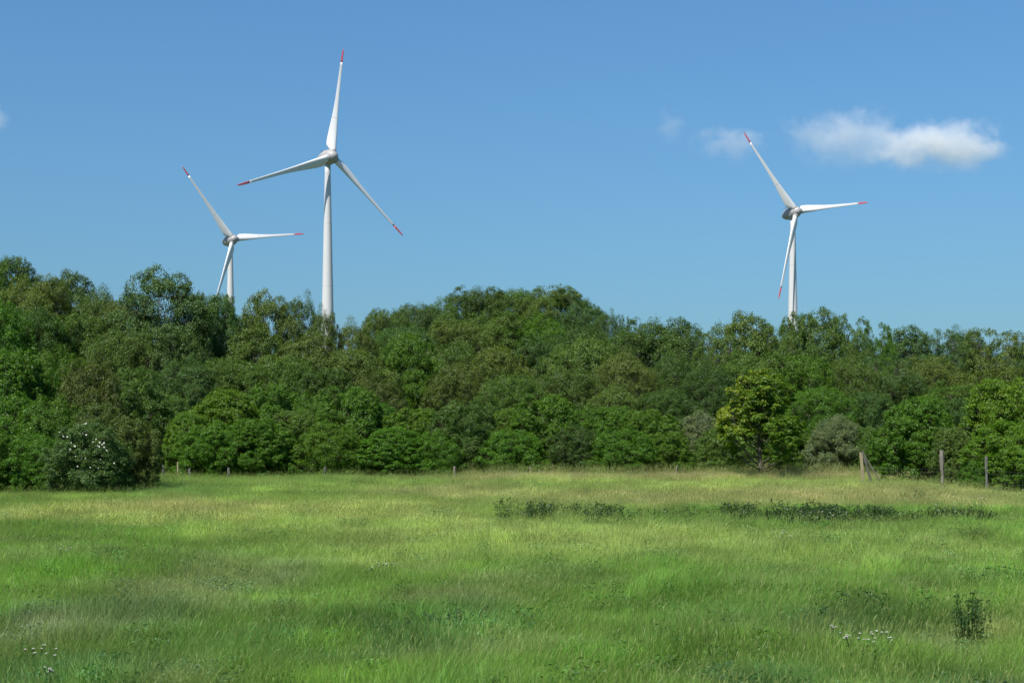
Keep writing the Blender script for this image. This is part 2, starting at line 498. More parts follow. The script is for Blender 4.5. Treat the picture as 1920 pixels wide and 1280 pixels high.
def turbine(px, row, D, yaw, theta, label, tilt=5.0, over=3.0, cone=0.0):
    hubp = at(px, row, D)
    a = math.radians(yaw)
    # hub centre sits a few metres in front of the tower axis
    tx = hubp.x - over * math.sin(a); ty = hubp.y + over * math.cos(a)
    gz = float(ground_h(tx, ty))
    t = empty('wind_turbine', (tx, ty, gz), a, label=label, category='wind turbine', group='white wind turbines beyond the wood')
    hh = hubp.z - gz                      # hub height over ground
    # tower, lofted in rings with a flange at each section joint
    n = 40
    r_at = lambda z: np.interp(z, [0, 42, hh - 3.0], [3.0, 2.12, 1.02])
    top = hh - 1.6
    zs = np.linspace(0, top, 24)
    secs = [np.array([(r_at(z) * math.cos(2 * math.pi * k / n), r_at(z) * math.sin(2 * math.pi * k / n), z) for k in range(n)]) for z in zs]
    V, Q, T = ring_loft(secs, n)
    link('tower', mesh_np('tower', V, [Q, T], M_TOWER, smooth_shade=True), t)
    for z in (hh * .27, hh * .53, hh * .76):
        r = r_at(z)
        secs = [np.array([((r + e) * math.cos(2 * math.pi * k / n), (r + e) * math.sin(2 * math.pi * k / n), z + dz) for k in range(n)]) for dz, e in ((-.09, .0), (-.08, .03), (.08, .03), (.09, .0))]
        V, Q, T = ring_loft(secs, n)
        link('flange', mesh_np('flange', V, [Q, T], M_SEAM if z < 1 else M_TOWER, smooth_shade=False), t)
    head_loc = Vector((0, 4.0 - over, hh - 4.0 * math.sin(math.radians(tilt))))
    Mt = Matrix.Translation(head_loc) @ Matrix.Rotation(math.radians(-tilt), 4, 'X')
    nac = link('nacelle', NAC, t); nac.matrix_local = Mt
    link('wind_sensor', SENSOR, nac); link('beacon', LAMP, nac)
    hub = link('hub', HUB, t); hub.matrix_local = Mt
    for k in range(3):
        ang = math.radians(theta + 120 * k)      # angle of the blade seen from the front, anticlockwise from +X
        rot = Matrix.Rotation(math.radians(90) - ang, 4, 'Y')
        Mb = Mt @ Matrix.Translation((0, -4.0, 0)) @ rot @ Matrix.Rotation(math.radians(cone), 4, 'X')
        b = link('blade', BLADE, t); b.matrix_local = Mb
        link('blade_tip', TIP, b)
        link('joint_seam', SEAM, b)
        s = link('blade_socket', SOCK, hub)
        s.matrix_local = Matrix.Translation((0, -4.0, 0)) @ rot
    return t
turbine(623, 293, 512, 40.5, 80.5, 'tall white wind turbine nearest the camera, left of centre, one blade straight up', tilt=2.2, over=3.0, cone=-2.5)
turbine(437.5, 448.4, 675, 43.0, 8.5, 'small white wind turbine at far left with its lower blade dipping behind the trees', tilt=6.0, over=2.6)
turbine(1493.5, 396.5, 602, 29.6, 9.4, 'white wind turbine on the right side near the clouds, lower blade crossing its tower', tilt=6.7, over=2.4, cone=.6)

# ------------------------------------------------------------------ foliage builders
def rand_dir(r, n):
    v = r.normal(size=(n, 3)); return v / np.linalg.norm(v, axis=1, keepdims=True)

def leaves(P, N, size, r, aspect=.62):
    """kite-shaped folded leaves at P facing N"""
    n = len(P)
    A = rand_dir(r, n)
    U = np.cross(N, A); U /= np.linalg.norm(U, axis=1, keepdims=True) + 1e-9
    W = np.cross(N, U)
    s = size * r.uniform(.65, 1.35, (n, 1))
    v0 = P - U * s * .5
    v1 = P + W * s * aspect * .5 + N * s * .08 - U * s * .08
    v2 = P + U * s * .5 - N * s * .12
    v3 = P - W * s * aspect * .5 + N * s * .08 - U * s * .08
    V = np.stack([v0, v1, v2, v3], 1).reshape(-1, 3)
    Q = np.arange(n * 4).reshape(-1, 4)
    return V, Q

def crown(seed, R, H, base, profile, n_main, n_sub, n_leaf, size, r_main=(.30, .46), r_sub=(.26, .42), flat=.6, gap=0.0, upb=.5, fill=.25, mat=None, squash=1.0, tipped=False):
    """crown of leaf clumps on lobes; returns crown mesh, trunk mesh, width, height"""
    r = np.random.default_rng(seed)
    ga = math.pi * (3 - math.sqrt(5))
    lobes = []
    for i in range(n_main):
        t = ((i + .5) / n_main) ** .78
        t = np.clip(t + r.normal() * .04, .02, .98)
        w = np.interp(t, [p[0] for p in profile], [p[1] for p in profile]) * R
        rm = r.uniform(*r_main) * R * (1.0 if t < .8 else .8)
        az = i * ga + r.normal() * .35
        rad = max(0.0, w - rm * .75) * r.uniform(.75, 1.1)
        z = H * base + rm * .5 + t * (H * (1 - base) - rm * 1.4)
        lobes.append((np.array([math.cos(az) * rad, math.sin(az) * rad, z]), rm))
    # centre fill lobes so that the middle is not see-through
    for i in range(int(n_main * fill)):
        t = r.uniform(.1, .8)
        lobes.append((np.array([r.normal() * .1 * R, r.normal() * .1 * R, H * base + t * H * (1 - base)]), .4 * R))
    LC = np.array([l[0] for l in lobes]); LR = np.array([l[1] for l in lobes])
    C = []; CR = []; CN = []
    for c, rm in lobes:
        d = rand_dir(r, n_sub)
        out = c * np.array([1, 1, 0]); out = out / (np.linalg.norm(out) + 1e-6)
        d = d + out * .35 + np.array([0, 0, .25]); d /= np.linalg.norm(d, axis=1, keepdims=True)
        rs = rm * r.uniform(*r_sub, n_sub)
        p = c + d * (rm * r.uniform(.7, 1.1, (n_sub, 1))) * np.array([1, 1, squash])
        C.append(p); CR.append(rs); CN.append(d)
    C = np.concatenate(C); CR = np.concatenate(CR); CN = np.concatenate(CN)
    # drop clumps buried in other lobes
    dist = np.linalg.norm(C[:, None] - LC[None], axis=2) / LR[None]
    keep = (dist < .62).sum(1) < 1
    keep &= r.random(len(C)) > gap
    C = C[keep]; CR = CR[keep]; CN = CN[keep]
    C[:, 2] = np.maximum(C[:, 2], CR * .5)
    m = len(C)
    nl = (n_leaf * (CR / CR.mean()) ** 2).astype(int) + 5
    idx = np.repeat(np.arange(m), nl)
    d = rand_dir(r, len(idx)) + CN[idx] * .5 + np.array([0, 0, .15])
    d /= np.linalg.norm(d, axis=1, keepdims=True)
    rr = r.random((len(idx), 1)) ** .45 * np.where(r.random((len(idx), 1)) < .08, 1.45, 1.0)
    P = C[idx] + d * rr * CR[idx][:, None] * np.array([1, 1, flat])
    N = d * .55 + CN[idx] * .35 + np.array([0, 0, upb]) + rand_dir(r, len(idx)) * .75
    N /= np.linalg.norm(N, axis=1, keepdims=True)
    P[:, 2] = np.maximum(P[:, 2], .05)
    V, Q = leaves(P, N, size, r)
    cv = np.clip(r.normal(.5, .22, m)[idx] + r.normal(0, .08, len(idx)), 0, 1)
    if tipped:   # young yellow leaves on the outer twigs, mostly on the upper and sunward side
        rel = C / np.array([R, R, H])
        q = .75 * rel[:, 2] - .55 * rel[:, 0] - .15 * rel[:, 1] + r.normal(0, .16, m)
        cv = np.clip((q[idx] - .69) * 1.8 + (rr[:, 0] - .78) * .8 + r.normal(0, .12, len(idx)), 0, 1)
    lv = r.random(len(idx))
    me = mesh_np('crown', V, Q, mat or M_LEAF, face_attr={'lv': lv, 'cv': cv})
    # trunk and limbs
    acc = Acc()
    tr = .035 * H * .55
    top = H * .8
    pts = [(r.normal() * .05 * R * t, r.normal() * .05 * R * t, top * t) for t in np.linspace(0, 1, 7)]
    pts[0] = (0, 0, -.3)
    acc.add(*tube(pts, [tr * x for x in (1.35, 1, .85, .65, .45, .3, .12)], 8))
    for c, rm in lobes[:n_main]:
        z0 = max(.12 * H, c[2] - r.uniform(.15, .3) * H)
        s0 = np.array([0, 0, min(z0, top * .95)])
        mid = (s0 + c) / 2 + np.array([0, 0, -.04 * H]) + r.normal(size=3) * .03 * R
        rb = tr * .38 * (1 - .5 * z0 / H)
        acc.add(*tube([s0, mid, c], [rb, rb * .7, rb * .3], 5))
        for k in range(5):
            d = rand_dir(r, 1)[0]; d[2] = abs(d[2]) * .6
            e = c + d * rm * .85
            s1 = mid + (c - mid) * r.uniform(.3, 1)
            acc.add(*tube([s1, (s1 + e) / 2 + r.normal(size=3) * .04 * R, e], [rb * .35, rb * .22, rb * .1], 4))
    tm = acc.mesh('trunk', M_BARK, True)
    w = np.percentile(np.abs(V[:, :2]), 99) * 2
    h = np.percentile(V[:, 2], 99.9)
    return dict(crown=me, trunk=tm, w=w, h=h)

ROUND = [(0, .62), (.25, .95), (.5, 1.0), (.75, .82), (.92, .5), (1, .2)]
DOME = [(0, .88), (.25, 1.0), (.55, .95), (.75, .80), (.9, .58), (1, .34)]
FULL = [(0, .85), (.2, 1.0), (.5, 1.0), (.75, .90), (.9, .72), (1, .5)]
TALL = [(0, .55), (.2, .85), (.5, 1.0), (.8, .8), (1, .35)]
EGG = [(0, .75), (.25, 1.0), (.5, .9), (.75, .62), (1, .15)]

RS = dict(r_main=(.19, .30), r_sub=(.34, .56))
PROTO = {
    'round': [crown(11, 4.6, 9.0, .05, FULL, 60, 20, 68, .112, flat=.8, r_main=(.15, .25), r_sub=(.34, .56)),
              crown(12, 4.8, 9.0, .04, DOME, 64, 20, 66, .108, flat=.8, r_main=(.15, .24), r_sub=(.34, .56)),
              crown(13, 4.4, 9.5, .05, FULL, 56, 20, 70, .112, flat=.8, r_main=(.16, .26), r_sub=(.32, .54))],
    'lobed': [crown(21, 4.6, 10, .05, FULL, 46, 24, 80, .13, r_main=(.18, .29), r_sub=(.30, .48), flat=.85),
              ],
    'cumulus': [crown(23, 4.2, 9.5, .05, ROUND, 30, 26, 74, .115, r_main=(.19, .33), r_sub=(.28, .44), flat=.8, gap=.10, fill=.2),
                crown(24, 4.2, 9.5, .06, FULL, 26, 28, 66, .115, r_main=(.20, .34), r_sub=(.26, .42), flat=.8, gap=.14, fill=.15)],
    'airy': [crown(31, 4.4, 9.5, .06, FULL, 60, 24, 44, .105, r_main=(.16, .26), r_sub=(.24, .42), gap=.24, flat=.8, fill=.1),
             crown(32, 4.6, 9.5, .06, DOME, 64, 24, 44, .105, r_main=(.15, .25), r_sub=(.24, .42), gap=.20, flat=.8, fill=.1)],
    'shrub': [crown(41, 2.5, 4.4, .0, DOME, 50, 20, 62, .080, flat=.75, r_main=(.17, .27), r_sub=(.34, .56)),
              crown(42, 2.4, 4.6, .0, FULL, 50, 20, 62, .085, flat=.75, r_main=(.17, .28), r_sub=(.34, .56)),
              crown(43, 2.7, 4.4, .0, DOME, 54, 20, 58, .078, flat=.7, r_main=(.17, .26), r_sub=(.34, .56))],
    'layered': [crown(51, 2.6, 5.0, .02, FULL, 52, 22, 64, .090, r_main=(.16, .27), r_sub=(.30, .52), flat=.68, upb=.55),
                crown(52, 2.7, 4.8, .02, DOME, 58, 20, 64, .087, r_main=(.15, .25), r_sub=(.30, .52), flat=.68, upb=.55)],
    'willow': [crown(61, 2.3, 3.6, .0, DOME, 70, 20, 84, .058, r_main=(.15, .22), r_sub=(.32, .54), flat=1.0, upb=.3, mat=M_WILLOW)],
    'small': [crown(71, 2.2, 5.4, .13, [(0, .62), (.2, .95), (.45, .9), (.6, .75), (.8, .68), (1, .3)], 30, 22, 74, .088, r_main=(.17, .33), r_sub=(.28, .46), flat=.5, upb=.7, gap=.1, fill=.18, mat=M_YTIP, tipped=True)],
}

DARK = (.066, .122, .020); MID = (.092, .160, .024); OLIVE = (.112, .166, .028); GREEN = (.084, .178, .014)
BRIGHT = (.108, .200, .014); YELLOW = (.100, .185, .010); BLUE = (.080, .142, .034); GREY = (.132, .178, .062); DOLIVE = (.090, .136, .024)
rt = random.Random(5)
def tree(px, top, wpx, D, kind, colr, label, cat='tree', name=None, group='trees of the wood', var=None, rz=None):
    protos = PROTO[kind]
    p = protos[var if var is not None else rt.randrange(len(protos))]
    P = at(px, top, D)
    gz = float(ground_h(P.x, P.y))
    h = P.z - gz; w = wpx / F * D
    nm = name or ('shrub' if cat == 'shrub' else 'broadleaf_tree')
    t = empty(nm, (P.x, P.y, gz - .02), rt.uniform(0, 6.28) if rz is None else rz, label=label, category=cat, group=group)
    sxy = w / p['w'] * 1.04; sz = h / p['h']
    c = tuple(min(1, x * rt.uniform(.93, 1.07)) for x in colr)
    for part in ('crown', 'trunk'):
        o = link(part, p[part], t)
        o.scale = (sxy, sxy, sz); o.color = c + (1,)
    return t

G1 = 'trees on the left hill'; G2 = 'trees at the back of the wood'; G3 = 'trees on the central hill'
G4 = 'trees on the right side'; G5 = 'bushes along the far edge of the meadow'; G6 = 'bushes in front on the left'; G7 = 'bushes in front on the right'
TREES = [
 # ---- left hill
 (15, 482, 140, 122, 'lobed', BLUE, 'dark topmost tree on the left hill, touching the left edge of the photo', G1),
 (-70, 470, 198, 118, 'round', MID, 'tree on the left hill just outside the left edge', G1),
 (132, 507, 149, 126, 'cumulus', BLUE, 'loose airy tree poking above the slope of the left hill', G1),
 (66, 517, 161, 112, 'round', OLIVE, 'olive tree just under the dark topmost tree of the left hill', G1),
 (186, 538, 138, 112, 'round', MID, 'tree on the skyline where the left hill runs down to the lobed tree', G1),
 (236, 566, 114, 106, 'round', OLIVE, 'small olive tree at the left foot of the lobed skyline tree', G1),
 (-20, 560, 172, 92, 'round', GREEN, 'vivid green tree halfway up the left hill at the photo edge', G1),
 (60, 575, 172, 96, 'round', DARK, 'dark green tree in the middle of the left hill, below the olive tree', G1),
 (150, 590, 168, 98, 'lobed', MID, 'mid green tree in the middle of the left hill, below the airy tree', G1),
 (300, 501, 196, 101, 'cumulus', BLUE, 'tall lobed dark tree on the skyline left of the small turbine', G1),
 (356, 535, 126, 103, 'airy', BLUE, 'gappy tree whose sky holes show right of the tall lobed tree', G1),
 (228, 620, 161, 92, 'round', MID, 'broad tree below the notch between left hill and lobed tree', G1),
 (20, 655, 170, 78, 'layered', GREEN, 'bright fresh green tree low on the left hill by the photo edge', G1),
 (110, 650, 172, 82, 'round', GREEN, 'green tree with a light top over the brownish bush on the left', G1),
 (165, 672, 135, 76, 'shrub', DOLIVE, 'brownish olive bush above the white blossoms on the left', G1),
 (250, 690, 130, 80, 'shrub', MID, 'mid green tree right of the brownish olive bush', G1),
 (310, 610, 168, 94, 'lobed', BLUE, 'full dark green tree directly under the tall lobed skyline tree', G1),
 # ---- back of the wood, left of centre
 (438, 552, 143, 112, 'cumulus', MID, 'tree on the skyline directly under the small left turbine', G2),
 (500, 545, 134, 110, 'cumulus', OLIVE, 'olive tree on the skyline between the two left turbines', G2),
 (555, 548, 114, 112, 'airy', BLUE, 'twiggy tree on the skyline just left of the tall turbine tower', G2),
 (610, 574, 88, 106, 'airy', OLIVE, 'thin loose treetop in front of the foot of the tall turbine', G2),
 (664, 598, 128, 108, 'airy', OLIVE, 'low loose tree on the skyline right of the tall turbine', G2),
 (705, 622, 92, 112, 'round', MID, 'small tree in the dip between tall turbine and central hill', G2),
 (402, 556, 130, 104, 'lobed', BLUE, 'dark blue-green tree below the skyline under the small left turbine', G2),
 (480, 610, 168, 100, 'cumulus', MID, 'wide tree under the olive skyline tree between the left turbines', G2),
 (585, 622, 168, 98, 'cumulus', OLIVE, 'olive tree below the thin treetop at the foot of the tall turbine', G2),
 (665, 655, 168, 96, 'lobed', OLIVE, 'broad olive tree below right of the tall turbine', G2),
 (350, 668, 161, 90, 'round', BLUE, 'dark tree behind the yellow-green maple', G2),
 (430, 672, 161, 92, 'round', MID, 'mid green tree above the wide bright bush left of centre', G2),
 (525, 668, 172, 93, 'round', MID, 'mid green tree in the second row under the wide tree between the left turbines', G2),
 (610, 690, 145, 90, 'lobed', DARK, 'dark tree in the second row below the tall turbine', G2),
 (700, 700, 149, 90, 'round', DOLIVE, 'brownish dark tree left of the vivid green tree', G2),
 # ---- central hill
 (728, 578, 118, 146, 'round', MID, 'leftmost tree on the skyline of the central hill', G3),
 (775, 570, 118, 152, 'round', BLUE, 'second skyline tree from the left end of the central hill', G3),
 (828, 561, 125, 156, 'round', MID, 'skyline tree on the left shoulder of the central hill', G3),
 (895, 538, 151, 166, 'round', DARK, 'left one of the two highest treetops on the central hill', G3),
 (965, 541, 118, 168, 'round', MID, 'treetop between the two highest treetops of the central hill', G3),
 (1035, 537, 158, 164, 'round', MID, 'right one of the two highest treetops on the central hill', G3),
 (1095, 562, 125, 158, 'round', BLUE, 'skyline tree on the right shoulder of the central hill', G3),
 (1133, 580, 73, 150, 'airy', BLUE, 'narrow dark tree at the right end of the central hill', G3),
 (1166, 590, 44, 140, 'airy', DARK, 'thin twiggy treetop in the gap right of the central hill', G3),
 (1190, 606, 85, 132, 'airy', BLUE, 'low airy treetop between thin twiggy one and the dark dome', G3),
 (762, 610, 145, 128, 'round', BLUE, 'dark tree on the lower left slope of the central hill', G3),
 (840, 598, 158, 134, 'round', OLIVE, 'olive tree on the slope below the left shoulder of the central hill', G3),
 (925, 585, 171, 140, 'round', MID, 'tree in the middle of the slope below the left highest treetop', G3),
 (1010, 590, 171, 140, 'round', GREEN, 'green tree in the middle of the slope below the right highest treetop', G3),
 (1085, 612, 145, 132, 'round', DARK, 'dark tree on the lower right slope of the central hill', G3),
 (765, 626, 140, 102, 'lobed', GREEN, 'vivid pure green tree left of the foot of the central hill', G3),
 (855, 640, 149, 112, 'round', MID, 'tree at the foot of the central hill right of the vivid green tree', G3),
 (935, 650, 145, 108, 'lobed', OLIVE, 'rounded olive tree under the middle of the central hill', G3),
 (1005, 630, 145, 116, 'round', DARK, 'very dark tree in the hollow under the central hill', G3),
 (870, 680, 161, 98, 'round', DOLIVE, 'dull brownish green tree above the dark dense hedge bush', G3),
 (955, 700, 138, 94, 'round', MID, 'mid green tree behind the light tipped hedge bush in the centre', G3),
 (1095, 632, 172, 106, 'round', OLIVE, 'wide olive tree right of the dark hollow under the central hill', G3),
 (1165, 655, 172, 102, 'round', OLIVE, 'brownish olive tree in the middle right of the wood', G3),
 (1060, 690, 161, 96, 'round', DOLIVE, 'dull olive tree in the second row right of the centre', G3),
 (1150, 720, 149, 92, 'round', OLIVE, 'low olive tree in the second row under the brownish olive tree', G3),
 # ---- right side
 (1235, 597, 198, 122, 'round', DARK, 'dark domed tree on the skyline between the central hill and the right turbine', G4),
 (1293, 618, 99, 120, 'round', BLUE, 'small dark tree on the right flank of the dark domed tree', G4),
 (1262, 660, 161, 106, 'round', DARK, 'shadowy dark green tree below the dark domed tree', G4),
 (1245, 730, 138, 92, 'round', DARK, 'low dark tree left behind the small yellow-tipped tree', G4),
 (1330, 680, 149, 100, 'round', DARK, 'dark tree directly behind the left side of the small yellow-tipped tree', G4),
 (1395, 585, 185, 116, 'cumulus', OLIVE, 'light airy tree on the skyline left of the right turbine tower', G4),
 (1348, 622, 120, 112, 'airy', MID, 'loose tree at the left foot of the light airy skyline tree', G4),
 (1455, 608, 112, 114, 'cumulus', MID, 'tree in the skyline dip left of the right turbine tower', G4),
 (1489, 586, 105, 117, 'cumulus', MID, 'tree directly in front of the foot of the right turbine tower', G4),
 (1535, 578, 145, 114, 'cumulus', MID, 'high tree on the skyline just right of the right turbine tower', G4),
 (1590, 592, 128, 114, 'cumulus', MID, 'gappy tree right of the high tree by the right turbine', G4),
 (1640, 606, 88, 116, 'cumulus', GREEN, 'slim tree at the right end of the group by the right turbine', G4),
 (1420, 660, 161, 104, 'round', MID, 'tree behind the small yellow-tipped tree', G4),
 (1500, 665, 161, 104, 'round', GREEN, 'fresh green tree below the right turbine', G4),
 (1590, 660, 161, 104, 'round', MID, 'mid green tree above the grey willow bush', G4),
 (1535, 725, 161, 92, 'round', GREEN, 'low green tree just above the left half of the grey willow bush', G4),
 (1630, 735, 123, 92, 'lobed', BLUE, 'low blue-green tree between grey willow bush and right hazel', G4),
 (1660, 668, 152, 108, 'airy', BLUE, 'airy tree in front of the gap where sky shines through on the right', G4),
 (1700, 612, 170, 150, 'cumulus', BLUE, 'hazy thin tree, first of the far row on the right', G4),
 (1757, 618, 152, 150, 'airy', BLUE, 'hazy thin tree, second of the far row on the right', G4),
 (1808, 613, 136, 154, 'airy', BLUE, 'hazy thin tree, third of the far row on the right', G4),
 (1858, 615, 144, 150, 'cumulus', OLIVE, 'olive tinged tree, fourth of the far row on the right', G4),
 (1915, 622, 170, 148, 'airy', OLIVE, 'olive tinged tree of the far row cut by the right edge of the photo', G4),
 (1985, 620, 187, 146, 'airy', BLUE, 'far tree beyond the right edge of the photo', G4),
 (1690, 690, 171, 178, 'round', BLUE, 'low dark treetop in the shade behind the first tree of the far row', G4),
 (1765, 695, 171, 178, 'round', BLUE, 'low dark treetop in the shade behind the second tree of the far row', G4),
 (1835, 680, 171, 178, 'round', BLUE, 'low dark treetop in the shade behind the third tree of the far row', G4),
 (1905, 685, 171, 178, 'round', BLUE, 'low dark treetop behind the far row at the right edge of the photo', G4),
 (1620, 690, 184, 170, 'round', BLUE, 'dark far treetop behind the gap left of the far row', G4),
 (1735, 668, 171, 116, 'round', OLIVE, 'olive round tree in front of the far row on the right', G4),
 (1690, 700, 114, 108, 'round', MID, 'mid green tree left below the olive round tree on the right', G4),
 (1800, 715, 187, 104, 'airy', MID, 'loose tree between the olive round tree and the bright right corner', G4),
 (1880, 690, 204, 110, 'airy', OLIVE, 'loose olive tree over the bright green corner bush', G4),
]
for px, top, w, D, k, c, lab, g in TREES:
    tree(px, top, w, D, k, c, lab, 'tree', group=g)

BUSHES = [
 # ---- hedge along the far edge of the meadow
 (315, 735, 118, 86, 'shrub', MID, 'plain green bush at the left end of the far hedge', G5),
 (352, 770, 96, 79, 'layered', BRIGHT, 'low yellow-green maple bush at the left end of the far hedge', G5),
 (420, 729, 162, 82, 'layered', BRIGHT, 'big bright layered bush in the left part of the far hedge', G5),
 (405, 788, 144, 78, 'shrub', GREEN, 'low green bush in front of the big bright layered bush', G5),
 (505, 719, 129, 84, 'shrub', GREEN, 'green bush right of the big bright layered bush', G5),
 (555, 768, 120, 80, 'layered', OLIVE, 'low olive green bush under the left half of the tall turbine', G5),
 (590, 733, 118, 84, 'shrub', GREEN, 'green bush in the hedge below the tall turbine', G5),
 (492, 783, 132, 78, 'layered', GREEN, 'low leafy bush between the bright layered bush and the olive bush', G5),
 (655, 725, 135, 82, 'layered', GREEN, 'tall rich green bush in the hedge right of the tall turbine', G5),
 (620, 790, 132, 78, 'shrub', GREEN, 'low green bush in front of the hedge below the tall turbine', G5),
 (712, 755, 102, 83, 'layered', GREEN, 'dark leafy bush left of the yellow tipped bush', G5),
 (778, 765, 124, 81, 'layered', BRIGHT, 'hedge bush with yellowish tips left of the centre', G5),
 (735, 800, 144, 78, 'layered', GREEN, 'low bush in front of the yellow tipped hedge bush', G5),
 (872, 749, 151, 80, 'shrub', DARK, 'dark dense rounded bush in the hedge at the centre', G5),
 (815, 806, 108, 78, 'shrub', GREEN, 'low bush left of the foot of the dark dense rounded bush', G5),
 (948, 765, 97, 83, 'layered', BRIGHT, 'light green bush right behind the dark dense rounded bush', G5),
 (1020, 739, 135, 81, 'layered', GREEN, 'tall bush with a light pointed top right of the centre', G5),
 (960, 804, 132, 78, 'shrub', GREEN, 'low green bush in front of the light green bush at the centre', G5),
 (1092, 759, 118, 83, 'shrub', GREEN, 'green bush right of the tall bush with the light top', G5),
 (1075, 796, 108, 79, 'shrub', DARK, 'low dark bush near the foot of the tall bush with the light top', G5),
 (1150, 761, 118, 82, 'layered', GREEN, 'hedge bush under the brownish olive tree', G5),
 (1218, 767, 124, 81, 'layered', GREEN, 'leafy hedge bush under the dark domed tree', G5),
 (1165, 800, 132, 78, 'shrub', GREEN, 'low bush in front between the two hedge bushes right of centre', G5),
 (1305, 770, 132, 83, 'willow', GREY, 'greyish bush left behind the small yellow-tipped tree', G5),
 (1352, 800, 108, 80, 'shrub', MID, 'low dull bush at the left foot of the small yellow-tipped tree', G5),
 (1250, 810, 96, 79, 'shrub', GREEN, 'low bush right at the end of the leafy hedge under the dark dome', G5),
 (1480, 790, 96, 81, 'layered', GREEN, 'green bush squeezed between small yellow-tipped tree and grey willow', G5),
 (1640, 800, 84, 78, 'shrub', MID, 'low bush between the grey willow and the braced post', G5),
 # ---- front left
 (15, 735, 175, 66, 'shrub', GREEN, 'dark green bush filling the left edge behind the front bushes', G6),
 (100, 742, 150, 66, 'shrub', GREEN, 'bush behind and above the white blossoms on the left', G6),
 (190, 755, 120, 65, 'shrub', DOLIVE, 'olive brown bush at upper right of the white blossoms', G6),
 (-40, 800, 170, 61, 'shrub', GREEN, 'low bush cut by the left edge of the photo', G6),
 (60, 812, 130, 61, 'shrub', GREEN, 'low leafy bush left of the white blossoms', G6),
 (245, 782, 110, 63, 'shrub', DOLIVE, 'brownish bush at the right end of the front left thicket', G6),
 # ---- front right
 (1722, 742, 156, 69, 'layered', GREEN, 'big round hazel bush between the braced post and the tall post', G7),
 (1790, 800, 90, 66, 'layered', OLIVE, 'yellowish thin bush right of the tall grey post', G7),
 (1880, 708, 150, 68, 'layered', BRIGHT, 'bright green bush in the right corner, upper one', G7),
 (1890, 788, 150, 62, 'layered', BRIGHT, 'bright leafy bush low in the right corner behind the far right post', G7),
 (1985, 740, 170, 64, 'layered', GREEN, 'bush beyond the right edge of the photo', G7),
 (1790, 748, 110, 77, 'shrub', DARK, 'green bush behind the gap between the big hazel and the right corner', G7),
 (1835, 858, 70, 62, 'shrub', GREEN, 'small low bush at the foot of the far right post', G7),
]
for px, top, w, D, k, c, lab, g in BUSHES:
    tree(px, top, w, D, k, c, lab, 'shrub', name='willow_bush' if k == 'willow' else 'bush', group=g)
tree(1572, 778, 140, 79.5, 'willow', GREY, 'round grey-green willow bush between the small yellow-tipped tree and the braced post', 'shrub', name='willow_bush', group=G5)
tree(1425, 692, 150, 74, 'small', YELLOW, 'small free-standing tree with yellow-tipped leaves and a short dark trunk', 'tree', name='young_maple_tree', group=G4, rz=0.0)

# rose bush with white blossoms
rose = tree(165, 792, 150, 60, 'shrub', BLUE, 'blue-green bush dotted with white blossoms at front left', 'shrub', name='rose_bush', group=G6, var=1, rz=0.0)
def blossom_mesh():
    acc = Acc(); r = np.random.default_rng(3)
    for k in range(6):
        a = 2 * math.pi * k / 6
        c = np.array([math.cos(a), math.sin(a), 0]); s = np.array([-math.sin(a), math.cos(a), 0])
        V = [(0, 0, 0), c * .6 + s * .45 + (0, 0, .12), c * 1.1 + (0, 0, .2), c * .6 - s * .45 + (0, 0, .12)]
        acc.add(np.array([np.array(v, float) for v in V]) * .062, np.array([[0, 1, 2, 3]]))
    V, Q, T = tube([(0, 0, 0), (0, 0, .014), (0, 0, .02)], [.016, .016, .004], 6)
    acc.add(V, Q, T)
    return acc.mesh('blossom', M_PETAL)
BLOS = blossom_mesh()
blos_px = [(112, 810), (118, 817), (126, 819), (133, 830), (139, 836), (146, 793 + 4), (156, 795), (162, 793), (150, 813), (155, 812), (163, 815), (132, 844), (142, 855), (153, 860), (160, 859), (161, 842), (180, 823), (174, 828), (187, 829), (194, 831), (186, 837), (195, 838), (200, 844), (188, 861), (184, 877), (214, 868), (170, 876), (145, 874), (183, 835), (191, 833)]
rb_ = random.Random(8)
for (bx, by) in blos_px:
    p = at(bx, by, 60)
    ex = (p.x - rose.location.x); ez = p.z - rose.location.z
    W = 150 / F * 60 / 2; Hh = rose.location.z + 3.3
    fr = min(1, abs(ex) / (W * 1.15))
    dz = max(0, (ez - 1.2)) / 2.2
    y = -(W * 1.08) * math.sqrt(max(.05, 1 - fr * fr)) * math.sqrt(max(.08, 1 - min(.95, dz) ** 2))
    for q in range(rb_.choice((1, 1, 2))):
        o = link('blossom', BLOS, rose)
        k = (60 + y) / 60.0
        o.location = ((at(bx, by, 60 + y).x - rose.location.x) + rb_.uniform(-.05, .05) * q, y, at(bx, by, 60 + y).z - rose.location.z + rb_.uniform(-.05, .05) * q)
        o.rotation_euler = (math.radians(rb_.uniform(35, 95)), rb_.uniform(-.4, .4), rb_.uniform(-.6, .6))
        s = rb_.uniform(.3, .62); o.scale = (s, s, s)

# dark undergrowth below and behind the hedge
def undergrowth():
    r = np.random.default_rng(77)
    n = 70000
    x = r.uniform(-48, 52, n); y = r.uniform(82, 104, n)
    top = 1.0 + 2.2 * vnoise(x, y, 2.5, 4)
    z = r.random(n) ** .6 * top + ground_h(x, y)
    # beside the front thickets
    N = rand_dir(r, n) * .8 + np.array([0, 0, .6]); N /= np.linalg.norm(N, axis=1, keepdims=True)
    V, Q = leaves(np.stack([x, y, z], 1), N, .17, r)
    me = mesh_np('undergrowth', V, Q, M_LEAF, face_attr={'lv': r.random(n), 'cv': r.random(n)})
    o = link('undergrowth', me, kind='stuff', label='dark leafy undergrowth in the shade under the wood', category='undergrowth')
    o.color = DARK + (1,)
undergrowth()

